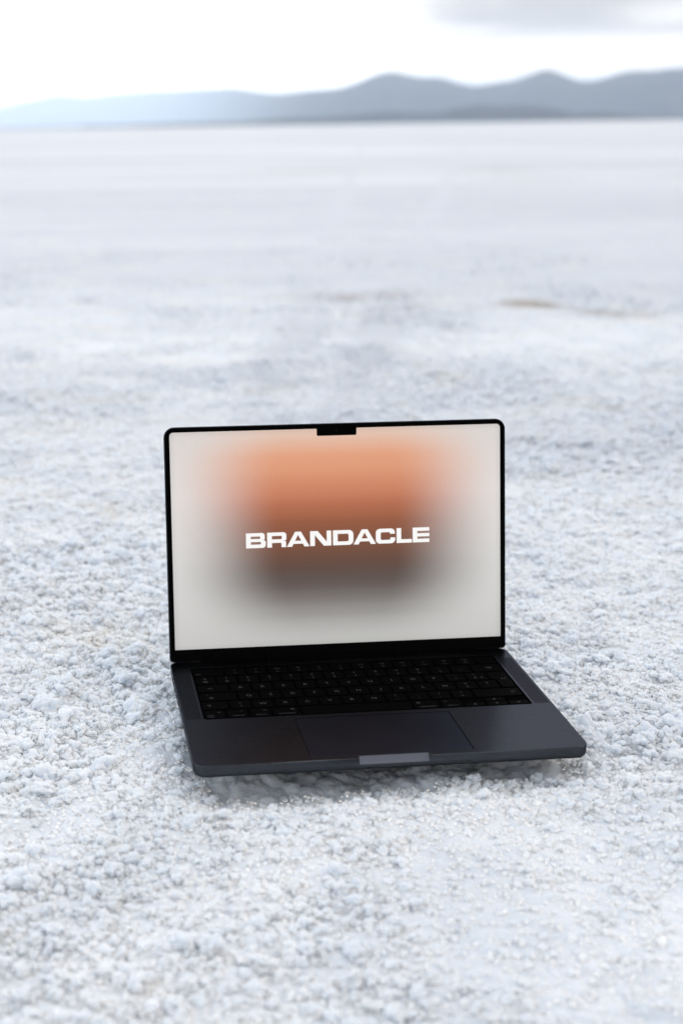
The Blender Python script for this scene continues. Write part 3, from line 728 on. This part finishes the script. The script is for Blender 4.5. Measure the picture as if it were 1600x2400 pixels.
# dimmer rim of the backlight
ex = mrange(ab.outputs[0], (DW - 6) * mm, DW * mm, 1.0, 0.90, 'SMOOTHSTEP')
ey = mrange(V, 0.0, 0.03, 0.90, 1.0, 'SMOOTHSTEP'); ey2 = mrange(V, 0.975, 1.0, 1.0, 0.93, 'SMOOTHSTEP')
em = t.nodes.new('ShaderNodeMath'); em.operation = 'MULTIPLY'; l(ex, em.inputs[0]); l(ey, em.inputs[1])
em2 = t.nodes.new('ShaderNodeMath'); em2.operation = 'MULTIPLY'; l(em.outputs[0], em2.inputs[0]); l(ey2, em2.inputs[1])
dn_ = t.nodes.new('ShaderNodeTexNoise'); dn_.inputs['Scale'].default_value = 900; dn_.inputs['Detail'].default_value = 1; l(tcn.outputs['Object'], dn_.inputs['Vector'])
gr = mrange(dn_.outputs[0], 0.2, 0.8, 0.975, 1.025)
em3 = t.nodes.new('ShaderNodeMath'); em3.operation = 'MULTIPLY'; l(em2.outputs[0], em3.inputs[0]); l(gr, em3.inputs[1])
em4 = t.nodes.new('ShaderNodeMath'); em4.operation = 'MULTIPLY'; l(em3.outputs[0], em4.inputs[0]); em4.inputs[1].default_value = 2 ** -EXPOSURE
sb = t.nodes.new('ShaderNodeBsdfPrincipled'); sb.inputs['Base Color'].default_value = (0.0, 0.0, 0.0, 1); sb.inputs['Roughness'].default_value = 0.15; sb.inputs['Specular IOR Level'].default_value = 0.05
l(mxd.outputs['Result'], sb.inputs['Emission Color']); l(em4.outputs[0], sb.inputs['Emission Strength'])
so_ = t.nodes.new('ShaderNodeOutputMaterial'); l(sb.outputs[0], so_.inputs[0])
txm, tt, tb = material('wordmark_white', (0, 0, 0), 0.2, 0, 0.05)
tb.inputs['Emission Color'].default_value = (*srgb(253, 252, 251), 1); tb.inputs['Emission Strength'].default_value = 0.97 * 2 ** -EXPOSURE

# wordmark: wide bold letters drawn as outlines (units: 120 = cap height)
def letter(c):
    if c == 'B': return 155, [round_path([(0, 0), (155, 0, 24), (155, 56, 14), (134, 64, 0), (148, 68, 6), (148, 120, 22), (0, 120)]),
                              round_path([(37, 73), (113, 73, 8), (113, 93, 8), (37, 93)]), round_path([(37, 28), (118, 28, 8), (118, 49, 8), (37, 49)])]
    if c == 'R': return 152, [round_path([(0, 0), (37, 0), (37, 36), (113, 36, 7), (113, 0), (149, 0), (149, 48, 12), (132, 53, 0), (152, 58, 8), (152, 120, 24), (0, 120)]),
                              round_path([(37, 65), (116, 65, 8), (116, 92, 8), (37, 92)])]
    if c == 'A': return 180, [round_path([(0, 0), (41, 0), (53, 23), (127, 23), (139, 0), (180, 0), (113, 120), (67, 120)]), round_path([(65, 47), (115, 47), (91, 93), (89, 93)])]
    if c == 'N': return 168, [[(0, 0), (37, 0), (37, 88), (108, 0), (168, 0), (168, 120), (132, 120), (132, 32), (60, 120), (0, 120)]]
    if c == 'D': return 163, [round_path([(0, 0), (163, 0, 36), (163, 120, 36), (0, 120)]), round_path([(37, 29), (125, 29, 12), (125, 91, 12), (37, 91)])]
    if c == 'C': return 155, [round_path([(0, 0, 32), (155, 0, 32), (155, 47), (117, 47), (117, 29, 9), (39, 29, 10), (39, 91, 10), (114, 91, 9), (114, 77), (153, 77), (153, 120, 32), (0, 120, 32)])]
    if c == 'L': return 123, [[(0, 0), (123, 0), (123, 29), (37, 29), (37, 120), (0, 120)]]
    if c == 'E': return 134, [[(0, 0), (134, 0), (134, 28), (37, 28), (37, 47), (134, 47), (134, 73), (37, 73), (37, 92), (134, 92), (134, 120), (0, 120)]]
starts = {0: 55, 1: 222, 2: 377, 3: 563, 4: 745, 5: 908, 6: 1088, 7: 1255, 8: 1385}
bm = bmesh.new(); kk = 169.0 / (1519 - 55); kv = 13.55 / 120; ybase = LID_H - 110.75
for i, c in enumerate('BRANDACLE'):
    wdt, loops = letter(c)
    loops = [[(-84.4 + (starts[i] - 55 + x) * kk, ybase + y * kv) for x, y in lp] for lp in loops]
    b2_ = bmesh.new(); top = fill_loops(b2_, loops, 0.42)
    for vs in top: skin(b2_, vs, [b2_.verts.new((v.co.x, v.co.y, 0.36 * mm)) for v in vs], 0, False)
    tmp = bpy.data.meshes.new('tmp'); b2_.to_mesh(tmp); b2_.free(); bm.from_mesh(tmp); bpy.data.meshes.remove(tmp)
bm_obj('wordmark', bm, txm, display)
# camera in the notch
lens, _, _ = material('lens_glass', (0.003, 0.003, 0.005), 0.1, 0, 0.05)
prism('camera_lens', lambda i: arc(0, DT - 2.2, 1.5 - i, 0, 345, 23), [(0.3, 0.34), (0, 0.26), (0, 0.2)], lens, lid)
# hinge barrel
bm = bmesh.new(); prev = None
for x in (-128, 128):
    ring = [bm.verts.new((x * mm, (0.6 + 3.1 * math.cos(a)) * mm, (-1.6 + 3.1 * math.sin(a)) * mm)) for a in [i * math.pi / 10 for i in range(20)]]
    if prev: skin(bm, prev, ring)
    bm.faces.new(ring); prev = ring
bm_obj('hinge', bm, blackp, laptop, recalc=True)
print('ground verts', len(ground.data.vertices))
